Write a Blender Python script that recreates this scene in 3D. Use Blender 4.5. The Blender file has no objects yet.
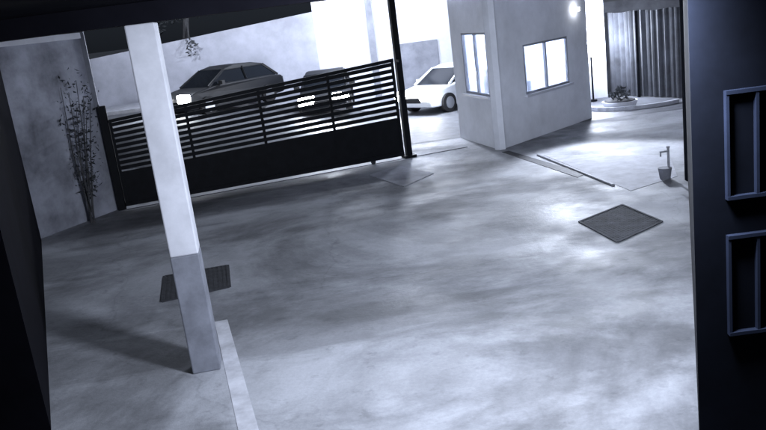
import bpy, bmesh, math, random
from mathutils import Vector, Matrix
random.seed(7)
sc=bpy.context.scene
sc.view_settings.view_transform='Standard'
sc.view_settings.look='None'; sc.view_settings.exposure=0
# ---------------------------------------------------------------- materials
def mat(name,col,rough=0.8,metal=0.0,var=0.0,scale=6.0,bump=0.0,spec=0.3,emit=None,es=0):
    m=bpy.data.materials.new(name); m.use_nodes=True
    nt=m.node_tree; b=nt.nodes['Principled BSDF']
    b.inputs['Roughness'].default_value=rough; b.inputs['Metallic'].default_value=metal
    b.inputs['Specular IOR Level'].default_value=spec
    b.inputs['Base Color'].default_value=(*col,1)
    if var>0 or bump>0:
        tc=nt.nodes.new('ShaderNodeTexCoord')
        n=nt.nodes.new('ShaderNodeTexNoise'); n.inputs['Scale'].default_value=scale
        n.inputs['Detail'].default_value=6; n.inputs['Roughness'].default_value=0.65
        nt.links.new(tc.outputs['Object'],n.inputs['Vector'])
        if var>0:
            r=nt.nodes.new('ShaderNodeValToRGB')
            r.color_ramp.elements[0].position=0.3; r.color_ramp.elements[1].position=0.7
            r.color_ramp.elements[0].color=(*[c*(1-var) for c in col],1)
            r.color_ramp.elements[1].color=(*[min(1,c*(1+var)) for c in col],1)
            nt.links.new(n.outputs['Fac'],r.inputs['Fac']); nt.links.new(r.outputs['Color'],b.inputs['Base Color'])
        if bump>0:
            bp=nt.nodes.new('ShaderNodeBump'); bp.inputs['Strength'].default_value=bump
            bp.inputs['Distance'].default_value=0.03
            nt.links.new(n.outputs['Fac'],bp.inputs['Height']); nt.links.new(bp.outputs['Normal'],b.inputs['Normal'])
    if emit:
        b.inputs['Emission Color'].default_value=(*emit,1); b.inputs['Emission Strength'].default_value=es
    return m

def ground_mat():
    m=bpy.data.materials.new('yard_concrete'); m.use_nodes=True
    nt=m.node_tree; N=nt.nodes; L=nt.links; b=N['Principled BSDF']
    tc=N.new('ShaderNodeTexCoord')
    def noise(s,d=6,r=0.6,dist=0.0,vec=None):
        n=N.new('ShaderNodeTexNoise'); n.inputs['Scale'].default_value=s; n.inputs['Detail'].default_value=d
        n.inputs['Roughness'].default_value=r; n.inputs['Distortion'].default_value=dist
        L.new(vec or tc.outputs['Object'],n.inputs['Vector']); return n.outputs['Fac']
    def ramp(f,p0,c0,p1,c1):
        r=N.new('ShaderNodeValToRGB'); e=r.color_ramp.elements
        e[0].position=p0; e[1].position=p1; e[0].color=(c0,c0,c0,1); e[1].color=(c1,c1,c1,1)
        L.new(f,r.inputs['Fac']); return r.outputs['Color']
    def mul(a,bb,f=1):
        x=N.new('ShaderNodeMix'); x.data_type='RGBA'; x.blend_type='MULTIPLY'; x.inputs['Factor'].default_value=f
        L.new(a,x.inputs['A']); L.new(bb,x.inputs['B']); return x.outputs['Result']
    mp=N.new('ShaderNodeMapping'); mp.inputs['Rotation'].default_value=(0,0,math.radians(-38)); mp.inputs['Scale'].default_value=(0.45,1.4,1)
    L.new(tc.outputs['Object'],mp.inputs['Vector'])
    big=ramp(noise(0.26,8,0.64,0.6),0.42,0.50,0.56,1.0)
    streak=ramp(noise(0.34,8,0.62,0.4,mp.outputs['Vector']),0.42,0.64,0.50,1.0)
    mid=ramp(noise(1.3,8,0.68,0.9),0.34,0.80,0.58,1.0)
    spots=ramp(noise(4.5,4,0.6,0.2),0.32,0.76,0.40,1.0)
    fine=ramp(noise(22,8,0.75),0.3,0.82,0.68,1.0)
    v=N.new('ShaderNodeTexVoronoi'); v.feature='DISTANCE_TO_EDGE'; v.inputs['Scale'].default_value=0.16
    nn=N.new('ShaderNodeTexNoise'); nn.inputs['Scale'].default_value=1.4; nn.inputs['Detail'].default_value=7
    L.new(tc.outputs['Object'],nn.inputs['Vector'])
    va=N.new('ShaderNodeVectorMath'); va.operation='MULTIPLY_ADD'; va.inputs[1].default_value=(1.0,1.0,0)
    L.new(nn.outputs['Color'],va.inputs[0]); L.new(tc.outputs['Object'],va.inputs[2]); L.new(va.outputs[0],v.inputs['Vector'])
    crack=ramp(v.outputs['Distance'],0.0,0.85,0.003,1.0)
    c=mul(mul(mul(mul(mul(big,streak),mid),fine),spots,.7),crack)
    base=N.new('ShaderNodeRGB'); base.outputs[0].default_value=(0.48,0.495,0.54,1)
    c=mul(c,base.outputs[0]); L.new(c,b.inputs['Base Color'])
    rr=ramp(noise(0.6,6),0.35,0.5,0.65,0.85); L.new(rr,b.inputs['Roughness'])
    b.inputs['Specular IOR Level'].default_value=0.28
    bp=N.new('ShaderNodeBump'); bp.inputs['Strength'].default_value=0.35; bp.inputs['Distance'].default_value=0.02
    L.new(noise(9,8,0.7),bp.inputs['Height']); L.new(bp.outputs['Normal'],b.inputs['Normal'])
    return m

M_ground=ground_mat()
M_asph=mat('asphalt',(0.11,0.115,0.13),0.6,var=0.3,scale=3,bump=0.3)
M_white=mat('white_paint_plaster',(0.70,0.71,0.77),0.7,var=0.1,scale=2.5,bump=0.05)
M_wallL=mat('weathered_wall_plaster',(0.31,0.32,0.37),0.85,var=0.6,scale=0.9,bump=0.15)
M_wallS=mat('street_wall_plaster',(0.42,0.43,0.49),0.85,var=0.25,scale=0.7,bump=0.1)
M_guard=mat('guard_house_plaster',(0.70,0.72,0.78),0.8,var=0.14,scale=1.0,bump=0.05)
M_plinth=mat('gray_wall_paint',(0.25,0.26,0.30),0.8,var=0.25,scale=2,bump=0.05)
M_colgray=mat('column_gray_paint',(0.20,0.21,0.245),0.7,var=0.25,scale=4,bump=0.05)
M_colwhite=mat('column_white_paint',(0.60,0.61,0.66),0.7,var=0.14,scale=3,bump=0.04)
M_gate=mat('gate_black_paint',(0.007,0.008,0.011),0.6,var=0.3,scale=5,spec=.15)
M_strip=mat('scuffed_steel_strip',(0.34,0.35,0.39),0.7,metal=0.1,var=0.35,scale=5)
M_grate=mat('cast_iron',(0.045,0.047,0.055),0.7,metal=0.2,var=0.35,scale=10,bump=0.3)
M_hatch=mat('hatch_plate',(0.06,0.064,0.075),0.85,metal=0.0,var=0.5,scale=4,bump=0.3,spec=.15)
M_slab=mat('light_concrete_slab',(0.48,0.49,0.54),0.8,var=0.25,scale=4,bump=0.15)
M_line=mat('worn_white_paint',(0.54,0.55,0.60),0.75,var=0.3,scale=3)
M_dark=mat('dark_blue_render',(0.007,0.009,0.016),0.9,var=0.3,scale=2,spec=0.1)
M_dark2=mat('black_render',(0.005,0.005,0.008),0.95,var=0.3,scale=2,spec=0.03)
M_frame=mat('window_frame_paint',(0.55,0.56,0.62),0.5)
M_grille=mat('window_grille_paint',(0.030,0.040,0.075),0.6,var=0.2,scale=4)
M_glass=mat('window_glass',(0.8,0.85,0.9),0.08,spec=0.5)
M_glass.node_tree.nodes['Principled BSDF'].inputs['Transmission Weight'].default_value=0.95
M_cardark=mat('car_paint_black',(0.009,0.010,0.013),0.5,spec=0.22)
M_carwhite=mat('car_paint_white',(0.75,0.77,0.8),0.3,spec=0.6)
M_cargray=mat('dark_gray_paint',(0.06,0.065,0.08),0.4,spec=0.4)
M_carglass=mat('car_glass',(0.01,0.012,0.016),0.1,spec=0.5)
M_tyre=mat('tyre_rubber',(0.015,0.015,0.017),0.9)
M_rim=mat('wheel_rim',(0.30,0.31,0.34),0.45,metal=0.8)
M_hl=mat('headlight_lit',(0.9,0.9,0.9),0.3,emit=(0.95,0.97,1.0),es=80)
M_tube=mat('lamp_tube_lit',(0.9,0.9,0.9),0.3,emit=(0.95,0.97,1.0),es=15)
M_leaf=mat('leaf_dark',(0.06,0.065,0.07),0.8,var=0.5,scale=3,spec=.1)
M_bark=mat('bark',(0.08,0.08,0.085),0.9,var=0.3,scale=8,bump=0.4)
M_sheet=mat('corrugated_sheet_paint',(0.040,0.043,0.052),0.6,var=0.5,scale=1.5,bump=0.1)
M_sheet2=mat('gray_rendered_wall',(0.30,0.31,0.35),0.8,var=0.3,scale=1.5,bump=0.1)
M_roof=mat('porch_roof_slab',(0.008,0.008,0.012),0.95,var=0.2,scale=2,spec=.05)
# ---------------------------------------------------------------- helpers
def empty(name,loc=(0,0,0)):
    e=bpy.data.objects.new(name,None); e.location=loc; e.empty_display_size=0.3
    sc.collection.objects.link(e); return e
def link(name,me,mt,parent=None):
    o=bpy.data.objects.new(name,me); sc.collection.objects.link(o)
    if mt is not None: me.materials.append(mt)
    if parent is not None: o.parent=parent
    return o
def bm_obj(name,bm,mt,parent=None,smooth=False):
    me=bpy.data.meshes.new(name); bmesh.ops.recalc_face_normals(bm,faces=bm.faces); bm.to_mesh(me); bm.free()
    if smooth:
        for p in me.polygons: p.use_smooth=True
    return link(name,me,mt,parent)
def add_box(bm,c,s,rz=0.0,M=None):
    T=Matrix.Translation(Vector(c))@Matrix.Rotation(rz,4,'Z')@Matrix.Diagonal((s[0],s[1],s[2],1))
    if M is not None: T=M@T
    bmesh.ops.create_cube(bm,size=1,matrix=T)
def add_seg(bm,p0,p1,z0,z1,th,off=0.0,s0=None,s1=None):
    a=Vector((*p0,0)); b=Vector((*p1,0)); d=(b-a); Ln=d.length; d.normalize(); n=Vector((-d.y,d.x,0))
    if s0 is None: s0=0
    if s1 is None: s1=Ln
    c=a+d*(s0+s1)/2+n*off; c.z=(z0+z1)/2
    add_box(bm,c,(s1-s0,th,z1-z0),math.atan2(d.y,d.x))
def add_cyl(bm,c,r,h,seg=20,axis='Z',r2=None,M=None):
    R=Matrix.Identity(4)
    if axis=='Y': R=Matrix.Rotation(math.pi/2,4,'X')
    if axis=='X': R=Matrix.Rotation(math.pi/2,4,'Y')
    T=Matrix.Translation(Vector(c))@R
    if M is not None: T=M@T
    bmesh.ops.create_cone(bm,cap_ends=True,segments=seg,radius1=r,radius2=r if r2 is None else r2,depth=h,matrix=T)
def quad_obj(name,pts,z0,z1,mt,parent=None):
    bm=bmesh.new()
    lo=[bm.verts.new((x,y,z0)) for x,y in pts]; hi=[bm.verts.new((x,y,z1)) for x,y in pts]
    bm.faces.new(hi); n=len(pts)
    for i in range(n): bm.faces.new((lo[i],lo[(i+1)%n],hi[(i+1)%n],hi[i]))
    return bm_obj(name,bm,mt,parent)
def bevel(o,w=0.01,seg=2):
    m=o.modifiers.new('bevel','BEVEL'); m.width=w; m.segments=seg; m.limit_method='ANGLE'
def sm(t): t=max(0,min(1,t)); return t*t*(3-2*t)
def terr(x,y):
    return 1.1*max(0,min(1,(0.5-x)/7.0))*sm((y-19.6)/4.0)
# ---------------------------------------------------------------- ground & road
xs=[-400,-200,-100,-60,-40,-25,-18,-14]+[-12+i*0.75 for i in range(33)]+[14,18,25,40,60,100,200,400]
ys=[-200,-80,-30,-10,0,6,12,17,18,19]+[19.5+i*0.5 for i in range(10)]+[25.5,29,29.5,32,36,45,60,100,200,500]
def sheet(name,ysel,dz,mt):
    bm=bmesh.new(); g=[[bm.verts.new((x,y,terr(x,y)+dz)) for x in xs] for y in ysel]
    for j in range(len(ysel)-1):
        for i in range(len(xs)-1): bm.faces.new((g[j][i],g[j][i+1],g[j+1][i+1],g[j+1][i]))
    return bm_obj(name,bm,mt)
sheet('ground',ys,0,M_ground)
sheet('road',[y for y in ys if 21.0<=y<=29.1],0.006,M_asph)
bm=bmesh.new()
for i in range(len(xs)-1):
    a,b_=xs[i],xs[i+1]
    if a<-60 or b_>60: continue
    za,zb=terr(a,30),terr(b_,30)
    v=[bm.verts.new(p) for p in [(a,29,za-.05),(b_,29,zb-.05),(b_,29,zb+.13),(a,29,za+.13),(a,31.9,za+.13),(b_,31.9,zb+.13)]]
    bm.faces.new((v[0],v[1],v[2],v[3])); bm.faces.new((v[3],v[2],v[5],v[4]))
bm_obj('pavement',bm,M_slab)
# ---------------------------------------------------------------- column
col=empty('porch_column')
cang=math.radians(8)
bm=bmesh.new(); add_box(bm,(-2.12,8.05,0.66),(0.30,0.30,1.32),cang); o=bm_obj('painted_gray_base',bm,M_colgray,col); bevel(o,0.014)
bm=bmesh.new(); add_box(bm,(-2.12,8.05,2.50),(0.292,0.292,2.36),cang); o=bm_obj('white_shaft',bm,M_colwhite,col); bevel(o,0.014)
pr=empty('porch_roof')
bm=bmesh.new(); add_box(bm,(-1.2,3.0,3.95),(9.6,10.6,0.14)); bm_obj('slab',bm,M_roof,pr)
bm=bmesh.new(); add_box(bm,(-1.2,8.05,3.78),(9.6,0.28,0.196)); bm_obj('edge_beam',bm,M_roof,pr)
# ---------------------------------------------------------------- yard details
quad_obj('painted_line',[(-2.28,9.40),(-2.12,9.42),(-1.03,5.2),(-1.22,5.2)],0.0,0.004,M_line)
def grate(name,pts,nb,mt,rim=0.09):
    e=empty(name); P=[Vector((*p,0)) for p in pts]
    quad_obj('pit_plate',pts,0.0,0.006,M_grate if nb else mt,e)
    bm=bmesh.new()
    for i in range(4):
        a,b_=P[i],P[(i+1)%4]
        add_seg(bm,a.xy,b_.xy,0.0,0.014+0.002*(i%2),rim)
    if nb:
        for k in range(1,nb):
            t=k/nb; a=P[0].lerp(P[1],t); b_=P[3].lerp(P[2],t); add_seg(bm,a.xy,b_.xy,0.004,0.012,0.035)
    bm_obj('frame_and_bars',bm,mt,e); return e
grate('drain_grate',[(-3.45,11.65),(-2.5,11.8),(-2.3,10.72),(-3.2,10.45)],14,M_grate,0.05)
mh=grate('manhole_cover',[(3.0,11.73),(3.88,12.38),(4.09,11.19),(3.2,10.5)],0,M_hatch,0.035)
bm=bmesh.new()
A,B,C_,D=[Vector((*p,0)) for p in [(3.0,11.73),(3.88,12.38),(4.09,11.19),(3.2,10.5)]]
for k in range(1,18):
    for l in range(1,18):
        p=A.lerp(B,k/18).lerp(D.lerp(C_,k/18),l/18); add_box(bm,(p.x,p.y,0.0075),(0.035,0.014,0.004),(0.8 if (k+l)%2 else -0.8))
bm_obj('tread_studs',bm,M_hatch,mh)
quad_obj('concrete_cover_slab',[(-0.2,17.45),(0.5,18.15),(1.2,16.75),(0.5,15.8)],0.0,0.015,M_slab)
dr=empty('channel_drain')
quad_obj('channel',[(2.95,18.2),(3.12,18.25),(4.0,14.9),(3.78,14.7)],0.0,0.008,M_grate,dr)
bm=bmesh.new(); add_seg(bm,(3.6,17.3),(4.16,13.7),0.0,0.035,0.06); o=bm_obj('steel_kerb_strip',bm,M_strip); bevel(o,0.01)
quad_obj('apron_slab',[(3.72,17.2),(5.9,15.6),(5.35,13.8),(4.30,13.2)],0.0,0.006,M_slab)
# ---------------------------------------------------------------- gate
gate=empty('sliding_gate')
G0=Vector((-5.60,17.12,0)); G1=Vector((0.70,18.98,0)); gd=(G1-G0); GL=gd.length; gd.normalize(); ga=math.atan2(gd.y,gd.x)
def gtop(s): return 2.0+0.42*s/GL
def gbar(bm,s0,s1,za0,za1,zb0,zb1,th,off=0):
    n=Vector((-gd.y,gd.x,0)); vs=[]
    for s,z0,z1 in ((s0,za0,za1),(s1,zb0,zb1)):
        for o_ in (-th/2,th/2):
            p=G0+gd*s+n*(o_+off); vs.append(bm.verts.new((p.x,p.y,z0))); vs.append(bm.verts.new((p.x,p.y,z1)))
    a=vs
    for f in ((0,1,3,2),(4,6,7,5),(0,2,6,4),(1,5,7,3),(0,4,5,1),(2,3,7,6)): bm.faces.new([a[i] for i in f])
bm=bmesh.new()
zz=lambda s,f: 0.08+(gtop(s)-0.08)*f
gbar(bm,0.03,GL-0.03,zz(0,0.03),zz(0,0.40),zz(GL,0.03),zz(GL,0.40),0.02); bm_obj('lower_sheet_panel',bm,M_gate,gate)
bm=bmesh.new()
ns=9
for k in range(ns):
    f0=0.40+0.56*(k+0.36)/ns; f1=0.40+0.56*(k+1)/ns
    gbar(bm,0.05,GL-0.05,zz(0,f0),zz(0,f1),zz(GL,f0),zz(GL,f1),0.025,0.006)
bm_obj('slats',bm,M_gate,gate)
bm=bmesh.new()
gbar(bm,0,GL,zz(0,0.965),zz(0,1.0),zz(GL,0.965),zz(GL,1.0),0.07)
gbar(bm,0,GL,zz(0,-0.0),zz(0,0.04),zz(GL,-0.0),zz(GL,0.04),0.07)
for s in (0.035,GL*0.25,GL*0.5,GL*0.75,GL-0.035):
    gbar(bm,s-0.03,s+0.03,0.08,zz(s,0.99),0.08,zz(s,0.99),0.05,0.012 if 0.1<s<GL-0.1 else -0.004)
bm_obj('frame',bm,M_gate,gate)
bm=bmesh.new()
for s in (0.8,GL-0.8):
    p=G0+gd*s; T=Matrix.Translation((p.x,p.y,0.06))@Matrix.Rotation(ga,4,'Z'); add_cyl(bm,(0,0,0),0.06,0.03,16,'Y',M=T)
bm_obj('wheels',bm,M_grate,gate)
gt=bmesh.new(); add_seg(gt,(-5.6,17.12),(2.3,19.45),0.0,0.012,0.04,off=0); bm_obj('gate_track',gt,M_grate)
gp=empty('gate_post')
bm=bmesh.new(); add_box(bm,(0.82,19.12,2.2),(0.14,0.14,4.4),ga); add_box(bm,(0.82,18.96,2.35),(0.05,0.2,0.06),ga); bm_obj('post',bm,M_gate,gp)
bm=bmesh.new(); add_box(bm,(0.82,19.12,0.03),(0.3,0.3,0.06),ga); bm_obj('base_plate',bm,M_gate,gp)
bm=bmesh.new(); add_box(bm,(-5.72,17.22,1.15),(0.18,0.18,2.3),ga); o=bm_obj('gate_post',bm,M_gate); bevel(o,0.01)
# ---------------------------------------------------------------- left boundary wall and shrub
bw=empty('glow_wall')
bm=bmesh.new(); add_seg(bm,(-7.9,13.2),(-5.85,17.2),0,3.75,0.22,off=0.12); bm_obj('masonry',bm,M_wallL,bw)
bm=bmesh.new(); add_seg(bm,(-7.9,13.2),(-5.85,17.2),3.75,3.87,0.32,off=0.12); o=bm_obj('coping',bm,M_white,bw); bevel(o,0.01)
bm=bmesh.new(); add_box(bm,(-5.98,17.35,1.95),(0.34,0.34,3.9),ga); bm_obj('end_pier',bm,M_plinth,bw)
def leaves(bm,c,r,n,size=0.07):
    for _ in range(n):
        while True:
            d=Vector((random.uniform(-1,1),random.uniform(-1,1),random.uniform(-1,1)))
            if d.length<1: break
        p=Vector(c)+Vector((d.x*r[0],d.y*r[1],d.z*r[2])); s=size*random.uniform(.6,1.5)
        R=Matrix.Rotation(random.uniform(0,6.28),4,'Z')@Matrix.Rotation(random.uniform(-1.2,1.2),4,'X')@Matrix.Rotation(random.uniform(-1.2,1.2),4,'Y')
        vs=[bm.verts.new(p+R@Vector(q)) for q in ((-s,0,0),(0,-s*.4,0),(s,0,0.02),(0,s*.4,0))]
        bm.faces.new(vs)
def stem(bm,pts,r0,r1):
    n=len(pts)-1
    for i in range(n):
        a,b_=Vector(pts[i]),Vector(pts[i+1]); d=b_-a; q=Vector((0,0,1)).rotation_difference(d).to_matrix().to_4x4()
        bmesh.ops.create_cone(bm,cap_ends=True,segments=8,radius1=r0+(r1-r0)*i/n,radius2=r0+(r1-r0)*(i+1)/n,depth=d.length*1.03,matrix=Matrix.Translation((a+b_)/2)@q)
def shrub(name,x,y,z,h,w,nst,nl,size=0.07):
    e=empty(name); b1=bmesh.new(); b2=bmesh.new()
    for i in range(nst):
        a=random.uniform(0,6.28); lean=random.uniform(.2,1)*w; hh=h*random.uniform(.65,1)
        tip=Vector((x+math.cos(a)*lean,y+math.sin(a)*lean*.6,z+hh)); mid=Vector((x,y,z)).lerp(tip,.5)+Vector((random.uniform(-.08,.08),0,.1))
        stem(b1,[(x+random.uniform(-.05,.05),y,z),mid,tip],0.018,0.006)
        for t in (.35,.5,.65,.8,1.0):
            q=Vector((x,y,z)).lerp(tip,t); leaves(b2,q,(w*.4,w*.35,.34),nl,size)
    bm_obj('stems',b1,M_bark,e); bm_obj('leaves',b2,M_leaf,e)
shrub('shrub',-6.05,16.2,0,3.2,0.6,7,11,.045)
# ---------------------------------------------------------------- guard house
gh=empty('guard_house')
C=(2.96,18.5); Lc=(2.33,21.0); R=(6.02,21.46); Bk=(5.1,23.9)
HT=3.75
def wall(name,p0,p1,ops,th=0.15,z1=HT,side=1,mt=M_guard):
    a=Vector(p0);b_=Vector(p1);Ln=(b_-a).length; bm=bmesh.new(); s=0; off=side*th/2
    for (s0,s1,za,zb) in sorted(ops):
        add_seg(bm,p0,p1,0,z1,th,off,s,s0); add_seg(bm,p0,p1,0,za,th,off,s0,s1); add_seg(bm,p0,p1,zb,z1,th,off,s0,s1); s=s1
    add_seg(bm,p0,p1,0,z1,th,off,s,Ln); bm_obj(name,bm,mt,gh)
    for (s0,s1,za,zb) in ops:
        bf=bmesh.new(); w=0.05
        add_seg(bf,p0,p1,za,za+w,0.09,side*0.05,s0,s1); add_seg(bf,p0,p1,zb-w,zb,0.09,side*0.05,s0,s1)
        add_seg(bf,p0,p1,za+w,zb-w,0.09,side*0.05,s0,s0+w); add_seg(bf,p0,p1,za+w,zb-w,0.09,side*0.05,s1-w,s1)
        m=(s0+s1)/2; add_seg(bf,p0,p1,za+w,zb-w,0.08,side*0.05,m-w/2,m+w/2)
        bm_obj('window_frame',bf,M_plinth,gh)
        bs=bmesh.new(); add_seg(bs,p0,p1,za-0.06,za-0.002,0.12,-side*0.03,s0-0.06,s1+0.06); bm_obj('window_sill',bs,M_frame,gh)
        bg=bmesh.new(); add_seg(bg,p0,p1,za+w,zb-w,0.006,side*0.06,s0+w,s1-w); bm_obj('window_glass',bg,M_glass,gh)
wall('front_wall',C,R,[(1.25,3.25,1.12,2.32)],side=1)
wall('gate_side_wall',C,Lc,[(0.30,1.85,1.25,2.75)],side=-1,mt=M_guard)
wall('rear_wall',Lc,Bk,[],side=-1); wall('end_wall',R,Bk,[],side=1)
quad_obj('roof_slab',[(2.92,18.1),(6.45,21.5),(5.25,24.3),(1.95,21.2)],HT,HT+0.15,M_white,gh)
quad_obj('floor',[(3.0,18.8),(5.8,21.46),(5.05,23.7),(2.5,20.9)],0.0,0.05,M_plinth,gh)
bm=bmesh.new(); add_box(bm,(3.9,21.4,3.2),(1.2,0.08,0.06),0.7); bm_obj('ceiling_tube',bm,M_tube,gh)
bm=bmesh.new(); add_box(bm,(4.5,21.2,0.4),(1.2,0.6,0.8),0.78); add_box(bm,(4.3,21.7,1.0),(0.5,0.1,0.4),0.78); add_box(bm,(3.2,20.2,0.9),(0.4,0.3,1.8),0.2); bm_obj('desk_and_cabinet',bm,M_cargray,gh)
bm=bmesh.new()
for i in range(5): add_seg(bm,C,R,1.15,2.28,0.03,0.26+0.02*(i%2),1.3+i*.08,1.36+i*.08)
bm_obj('curtain',bm,M_slab,gh)
bm=bmesh.new(); add_box(bm,(5.62,21.0,2.95),(0.14,0.2,0.10),0.77); bm_obj('added_wall_lamp',bm,M_tube,gh)  # added fixture where the apron fill spot sits
# ---------------------------------------------------------------- behind/right of guard house
fe=empty('corrugated_fence')
F0=Vector((7.60,26.0,0)); F1=Vector((9.9,21.0,0)); fd=(F1-F0); FL=fd.length; fd.normalize(); fn=Vector((-fd.y,fd.x,0))
bm=bmesh.new(); prev=None; n=120
for i in range(n+1):
    s=FL*i/n; o_=0.045*math.sin(i*1.25)+0.03*math.sin(i*0.31); p=F0+fd*s+fn*o_
    a=bm.verts.new((p.x,p.y,0.03)); b_=bm.verts.new((p.x,p.y,2.6+0.02*math.sin(i*.2)))
    if prev: bm.faces.new((prev[0],a,b_,prev[1]))
    prev=(a,b_)
bm_obj('sheets',bm,M_sheet,fe)
bm=bmesh.new()
for s in (0.05,1.9,3.8,FL-.05): p=F0+fd*s-fn*0.12; add_box(bm,(p.x,p.y,1.3),(0.08,0.08,2.6))
bm_obj('posts',bm,M_gate,fe)
bm=bmesh.new(); add_seg(bm,(5.6,25.3),(7.62,25.3),0,3.4,0.2); bm_obj('glow_wall',bm,M_white)  # white wall piece added behind the globe to widen its glow
bm=bmesh.new(); add_seg(bm,(9.9,21.0),(9.5,12),0,3.0,0.2,off=-.2); bm_obj('glow_wall',bm,M_sheet2)
gl=empty('globe_lamp')
bm=bmesh.new(); add_cyl(bm,(6.98,24.6,0.7),0.03,1.4,14); add_cyl(bm,(6.98,24.6,0.03),0.12,0.06,16); bm_obj('pole',bm,M_gate,gl)
bm=bmesh.new(); bmesh.ops.create_uvsphere(bm,u_segments=20,v_segments=12,radius=0.17,matrix=Matrix.Translation((6.98,24.6,1.55))); bm_obj('globe',bm,M_tube,gl,True)
pl=empty('concrete_planter')
bm=bmesh.new(); add_cyl(bm,(7.2,22.7,0.10),0.42,0.20,28,r2=0.5); bm_obj('bowl',bm,M_white,pl,False)
bm=bmesh.new(); add_cyl(bm,(7.2,22.7,0.215),0.43,0.03,28); bm_obj('soil',bm,M_bark,pl)
bm=bmesh.new(); leaves(bm,(7.2,22.7,0.38),(0.33,0.33,0.2),160,0.06); bm_obj('plant',bm,M_leaf,pl)
kb=bmesh.new(); prev=None
for i in range(13):
    a=math.radians(170+i*12); p=(7.75+1.35*math.cos(a),22.9+0.95*math.sin(a))
    if prev: add_seg(kb,prev,p,0,0.11,0.1)
    prev=p
bm_obj('kerb',kb,M_slab)
tp=empty('water_standpipe')
bm=bmesh.new(); add_cyl(bm,(5.18,13.75,0.28),0.022,0.56,12); add_cyl(bm,(5.10,13.72,0.5),0.016,0.16,10,'X'); add_cyl(bm,(5.03,13.72,0.46),0.014,0.08,10); add_cyl(bm,(5.18,13.75,0.57),0.03,0.03,12)
bm_obj('pipe_and_tap',bm,M_strip,tp)
bm=bmesh.new(); add_cyl(bm,(5.10,13.72,0.11),0.09,0.2,20,r2=0.12); bm_obj('bucket',bm,M_colgray,tp)
# ---------------------------------------------------------------- buildings either side (near-black paint)
def block(name,pts,z1,mt,win=None):
    e=empty(name); bm=bmesh.new()
    lo=[bm.verts.new((x,y,0)) for x,y in pts]; hi=[bm.verts.new((x,y,z1)) for x,y in pts]
    bm.faces.new(lo); bm.faces.new(hi); n=len(pts)
    for i in range(n): bm.faces.new((lo[i],lo[(i+1)%n],hi[(i+1)%n],hi[i]))
    bm_obj('walls',bm,mt,e); return e
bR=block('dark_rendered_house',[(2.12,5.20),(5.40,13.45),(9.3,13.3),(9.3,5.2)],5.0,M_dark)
bm=bmesh.new()
for zc in (1.35,2.35):
    for xc in (2.75,3.75):
        for z_ in (-.36,.36): add_box(bm,(xc,5.18,zc+z_),(0.82,0.05,0.025))
        for x_ in (-.40,-.2,0,.2,.40): add_box(bm,(xc+x_,5.18,zc),(0.02,0.04,0.695))
bm_obj('window_grilles',bm,M_grille,bR)
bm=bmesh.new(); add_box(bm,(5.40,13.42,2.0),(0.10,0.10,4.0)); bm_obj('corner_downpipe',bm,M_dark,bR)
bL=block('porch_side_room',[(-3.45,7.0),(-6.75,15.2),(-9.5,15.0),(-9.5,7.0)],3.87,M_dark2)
# ---------------------------------------------------------------- across the road
rw=empty('street_wall')
bm=bmesh.new()
def wallq(bm,p0,p1,zb0,zt0,zb1,zt1,th=0.2):
    vs=[]
    for (x,y),zb,zt in ((p0,zb0,zt0),(p1,zb1,zt1)):
        for o_ in (0,th):
            vs.append(bm.verts.new((x,y+o_,zb))); vs.append(bm.verts.new((x,y+o_,zt)))
    for f in ((0,1,3,2),(4,6,7,5),(0,2,6,4),(1,5,7,3),(0,4,5,1),(2,3,7,6)): bm.faces.new([vs[i] for i in f])
wallq(bm,(-16,31.9),(-1.75,31.9),0.9,2.7,0.2,3.85); bm_obj('masonry',bm,M_wallS,rw)
hs=empty('white_house')
bm=bmesh.new(); add_box(bm,(1.2,34.0,3.0),(5.9,4.0,6.4)); bm_obj('walls',bm,M_white,hs)
bm=bmesh.new(); add_box(bm,(0.45,31.9,3.0),(0.25,0.2,6.4)); add_box(bm,(2.2,31.95,1.1),(1.6,0.1,2.2)); bm_obj('pier_and_door',bm,M_plinth,hs)
bm=bmesh.new(); add_box(bm,(1.2,31.7,4.5),(6.2,0.8,0.12)); bm_obj('canopy',bm,M_plinth,hs)
bm=bmesh.new(); add_seg(bm,(4.2,31.9),(30,31.9),0,2.8,0.2); bm_obj('street_wall',bm,M_sheet2)
tr=empty('tree'); b1=bmesh.new(); b2=bmesh.new()
stem(b1,[(-7.6,34,0.5),(-7.4,34,2.5),(-7.0,33.6,4.2),(-6.4,33,5.5)],0.2,0.08); stem(b1,[(-7.2,33.8,3.3),(-6.8,32.6,3.9),(-6.6,31.7,3.4)],0.06,0.02)
for _ in range(26):
    leaves(b2,(-6.9+random.gauss(0,1.5),33.8+random.gauss(0,.7),5.6+random.gauss(0,.8)),(.6,.5,.45),60,0.12)
leaves(b2,(-6.6,31.6,3.1),(.3,.2,.35),50,0.08)
bm_obj('trunk',b1,M_bark,tr); bm_obj('crown',b2,M_leaf,tr)
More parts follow.
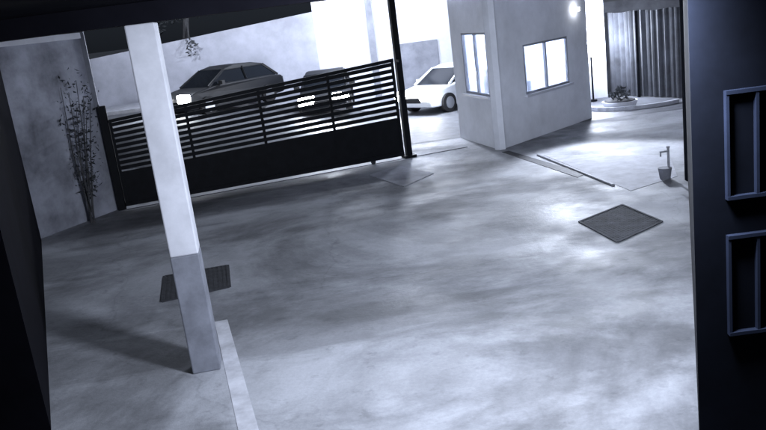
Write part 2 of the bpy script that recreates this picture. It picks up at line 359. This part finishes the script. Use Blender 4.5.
# ---------------------------------------------------------------- cars
def car(name,x,y,z,ang,paint,h=1.45,lit=True,hs=1.0):
    e=empty(name); T=Matrix.Translation((x,y,z))@Matrix.Rotation(ang,4,'Z')
    def section(bm,prof,hw,M):
        rows=[]
        for (px,pz,wf) in prof: rows.append([bm.verts.new(M@Vector((px,s*hw*wf,pz))) for s in (-1,1)])
        n=len(rows)
        for i in range(n): 
            a,b_=rows[i],rows[(i+1)%n]; bm.faces.new((a[0],a[1],b_[1],b_[0]))
        bm.faces.new([r_[0] for r_ in rows]); bm.faces.new([r_[1] for r_ in rows])
    k=h/1.45
    body=[(-2.15,.28,.93),(-2.2,.55,.97),(-2.12,.86*k,.95),(-1.6,.93*k,.96),(0.9,.93*k,.97),(1.75,.80*k,.93),(2.12,.66*k,.88),(2.2,.48,.88),(2.12,.26,.88),(1.0,.2,.96),(-1.0,.2,.96)]
    bm=bmesh.new(); section(bm,body,.89,T); o=bm_obj('body',bm,paint,e); bevel(o,.06,3)
    cab=[(-2.0,.90*k,.9),(-1.35,1.36*k,.76),(-.9,1.44*k,.74),(-.1,1.45*k,.74),(.35,1.38*k,.76),(1.2,.88*k,.9)]
    bm=bmesh.new(); section(bm,cab,.86,T); o=bm_obj('cabin_glass',bm,M_carglass,e); bevel(o,.03,2)
    rf=[(-1.42,1.355*k,.78),(-.9,1.45*k,.76),(-.1,1.47*k,.76),(.38,1.385*k,.78),(.36,1.33*k,.8),(-1.4,1.30*k,.8)]
    bm=bmesh.new(); section(bm,rf,.87,T); o=bm_obj('roof',bm,paint,e); bevel(o,.03,2)
    bm=bmesh.new()
    for s in (-1,1):
        for (xa,za,wa,xb,zb,wb) in ((.36,1.36,.78,1.2,.9,.92),(-.45,1.38,.78,-.5,.9,.92),(-1.4,1.33,.78,-1.95,.9,.92)):
            a=Vector((xa,s*.87*wa,za*k)); b_=Vector((xb,s*.87*wb,zb*k)); d=b_-a; q=Vector((0,0,1)).rotation_difference(d).to_matrix().to_4x4()
            bmesh.ops.create_cube(bm,size=1,matrix=T@Matrix.Translation((a+b_)/2)@q@Matrix.Diagonal((.07,.05,d.length,1)))
        add_box(bm,(0.75,s*.98,.98*k),(.12,.2,.13),0,T)
    bm_obj('pillars_and_mirrors',bm,paint,e)
    bt=bmesh.new(); br=bmesh.new()
    for wx in (-1.35,1.35):
        for s in (-1,1):
            add_cyl(bt,(wx,s*.80,.32),.32,.22,28,'Y',M=T); add_cyl(br,(wx,s*.90,.32),.2,.05,16,'Y',M=T)
    bm_obj('tyres',bt,M_tyre,e); bm_obj('rims',br,M_rim,e)
    bm=bmesh.new()
    for s in (-1,1): add_box(bm,(2.10,s*.58,.64*k),(.22,.38*hs,.20*hs),0,T)
    o=bm_obj('headlights',bm,M_hl if lit else M_rim,e); bevel(o,.05,3)
    bm=bmesh.new(); add_box(bm,(2.16,0,.5),(.1,.7,.16),0,T); add_box(bm,(-2.18,0,.6),(.06,.5,.12),0,T); bm_obj('grille_and_plate',bm,M_tyre,e)
    bm=bmesh.new()
    for s in (-1,1): add_box(bm,(-2.14,s*.66,.72*k),(.1,.28,.16),0,T)
    bm_obj('tail_lights',bm,M_cargray,e)
    return e,T
c1,T1=car('car',-5.05,28.3,terr(-5.05,28.3)+.01,math.radians(-132),M_cardark,1.5,True,1.35)
c2,T2=car('car',3.1,28.0,0.01,math.radians(222),M_carwhite,1.45,True,1.5)
c3,T3=car('car',-1.45,28.8,terr(-1.45,28.8)+.01,math.radians(-91),M_cardark,1.42,True,1.5)
# ---------------------------------------------------------------- lights
LC=(0.78,0.85,1.0)
def spot(name,loc,tgt,e,ang,blend=.6,size=.15,col=LC):
    l=bpy.data.lights.new(name,'SPOT'); l.energy=e; l.spot_size=math.radians(ang); l.spot_blend=blend; l.shadow_soft_size=size; l.color=col
    o=bpy.data.objects.new(name,l); sc.collection.objects.link(o); o.location=loc
    o.rotation_euler=(Vector(tgt)-Vector(loc)).to_track_quat('-Z','Y').to_euler(); return o
def point(name,loc,e,size=.1,col=LC):
    l=bpy.data.lights.new(name,'POINT'); l.energy=e; l.shadow_soft_size=size; l.color=col
    o=bpy.data.objects.new(name,l); sc.collection.objects.link(o); o.location=loc; return o
spot('booth_fill_spot',(1.6,4.9,3.6),(0.4,11.0,0),1900,150,1.0,.3)
spot('booth_fill_spot',(-0.9,4.6,3.6),(4.4,19.6,1.7),2600,26,1.0,.2)  # unseen fill spot, added to brighten the guard house walls
spot('apron_fill_spot',(5.55,20.75,2.9),(4.4,13.2,0),2600,58,.5,.15)  # unseen spot, added; its cone edge draws the yard's shade boundary
point('guard_house_light',(3.9,21.2,2.9),2600,.2)
point('doorway_light',(6.98,24.6,1.9),900,.16)
point('car_glare_fill',(-0.6,28.2,4.8),1100,.2)
point('car_glare_fill',(-7,28.2,5.0),500,.2)
point('car_glare_fill',(1.6,25.6,3.9),1700,.2)  # unseen point added to wash out the white car like headlight glare
for T in (T1,T2,T3):
    a=T@Vector((2.35,0,.65)); b_=T@Vector((9,0,.1)); spot('headlight_beam',a,b_,600,80,.8,.3)
s=bpy.data.lights.new('sun','SUN'); s.energy=0.5; s.angle=math.radians(5); s.color=(0.76,0.84,1.0)
so=bpy.data.objects.new('sun',s); sc.collection.objects.link(so)
el=math.radians(38); az=Vector((2,5.2,0)).normalized()
dirv=Vector((az.x*math.cos(el),az.y*math.cos(el),math.sin(el)))
so.rotation_euler=(-dirv).to_track_quat('-Z','Y').to_euler()
w=bpy.data.worlds.new('World'); sc.world=w; w.use_nodes=True; nt=w.node_tree
sky=nt.nodes.new('ShaderNodeTexSky'); sky.sky_type='NISHITA'; sky.sun_disc=False
sky.sun_elevation=el; sky.sun_rotation=math.atan2(az.x,az.y)
hsv=nt.nodes.new('ShaderNodeHueSaturation'); hsv.inputs['Saturation'].default_value=0.1
mx=nt.nodes.new('ShaderNodeMix'); mx.data_type='RGBA'; mx.blend_type='MULTIPLY'; mx.inputs['Factor'].default_value=1; mx.inputs['B'].default_value=(.6,.74,1,1)
nt.links.new(sky.outputs['Color'],hsv.inputs['Color']); nt.links.new(hsv.outputs['Color'],mx.inputs['A'])
nt.links.new(mx.outputs['Result'],nt.nodes['Background'].inputs['Color']); nt.nodes['Background'].inputs['Strength'].default_value=0.0024
# ---------------------------------------------------------------- camera
th=math.radians(14.3); r=math.radians(7.3)
cd=bpy.data.cameras.new('camera'); cam=bpy.data.objects.new('camera',cd); sc.collection.objects.link(cam); sc.camera=cam
cd.sensor_width=36; cd.lens=36*790/766; cd.clip_start=0.05; cd.clip_end=2000
X=Vector((math.cos(r),-math.sin(r)*math.sin(th),-math.sin(r)*math.cos(th)))
Y=Vector((math.sin(r),math.cos(r)*math.sin(th),math.cos(r)*math.cos(th)))
Z=Vector((0,-math.cos(th),math.sin(th)))
Mx=Matrix((X,Y,Z)).transposed().to_4x4(); Mx.translation=(0,0,3.5); cam.matrix_world=Mx
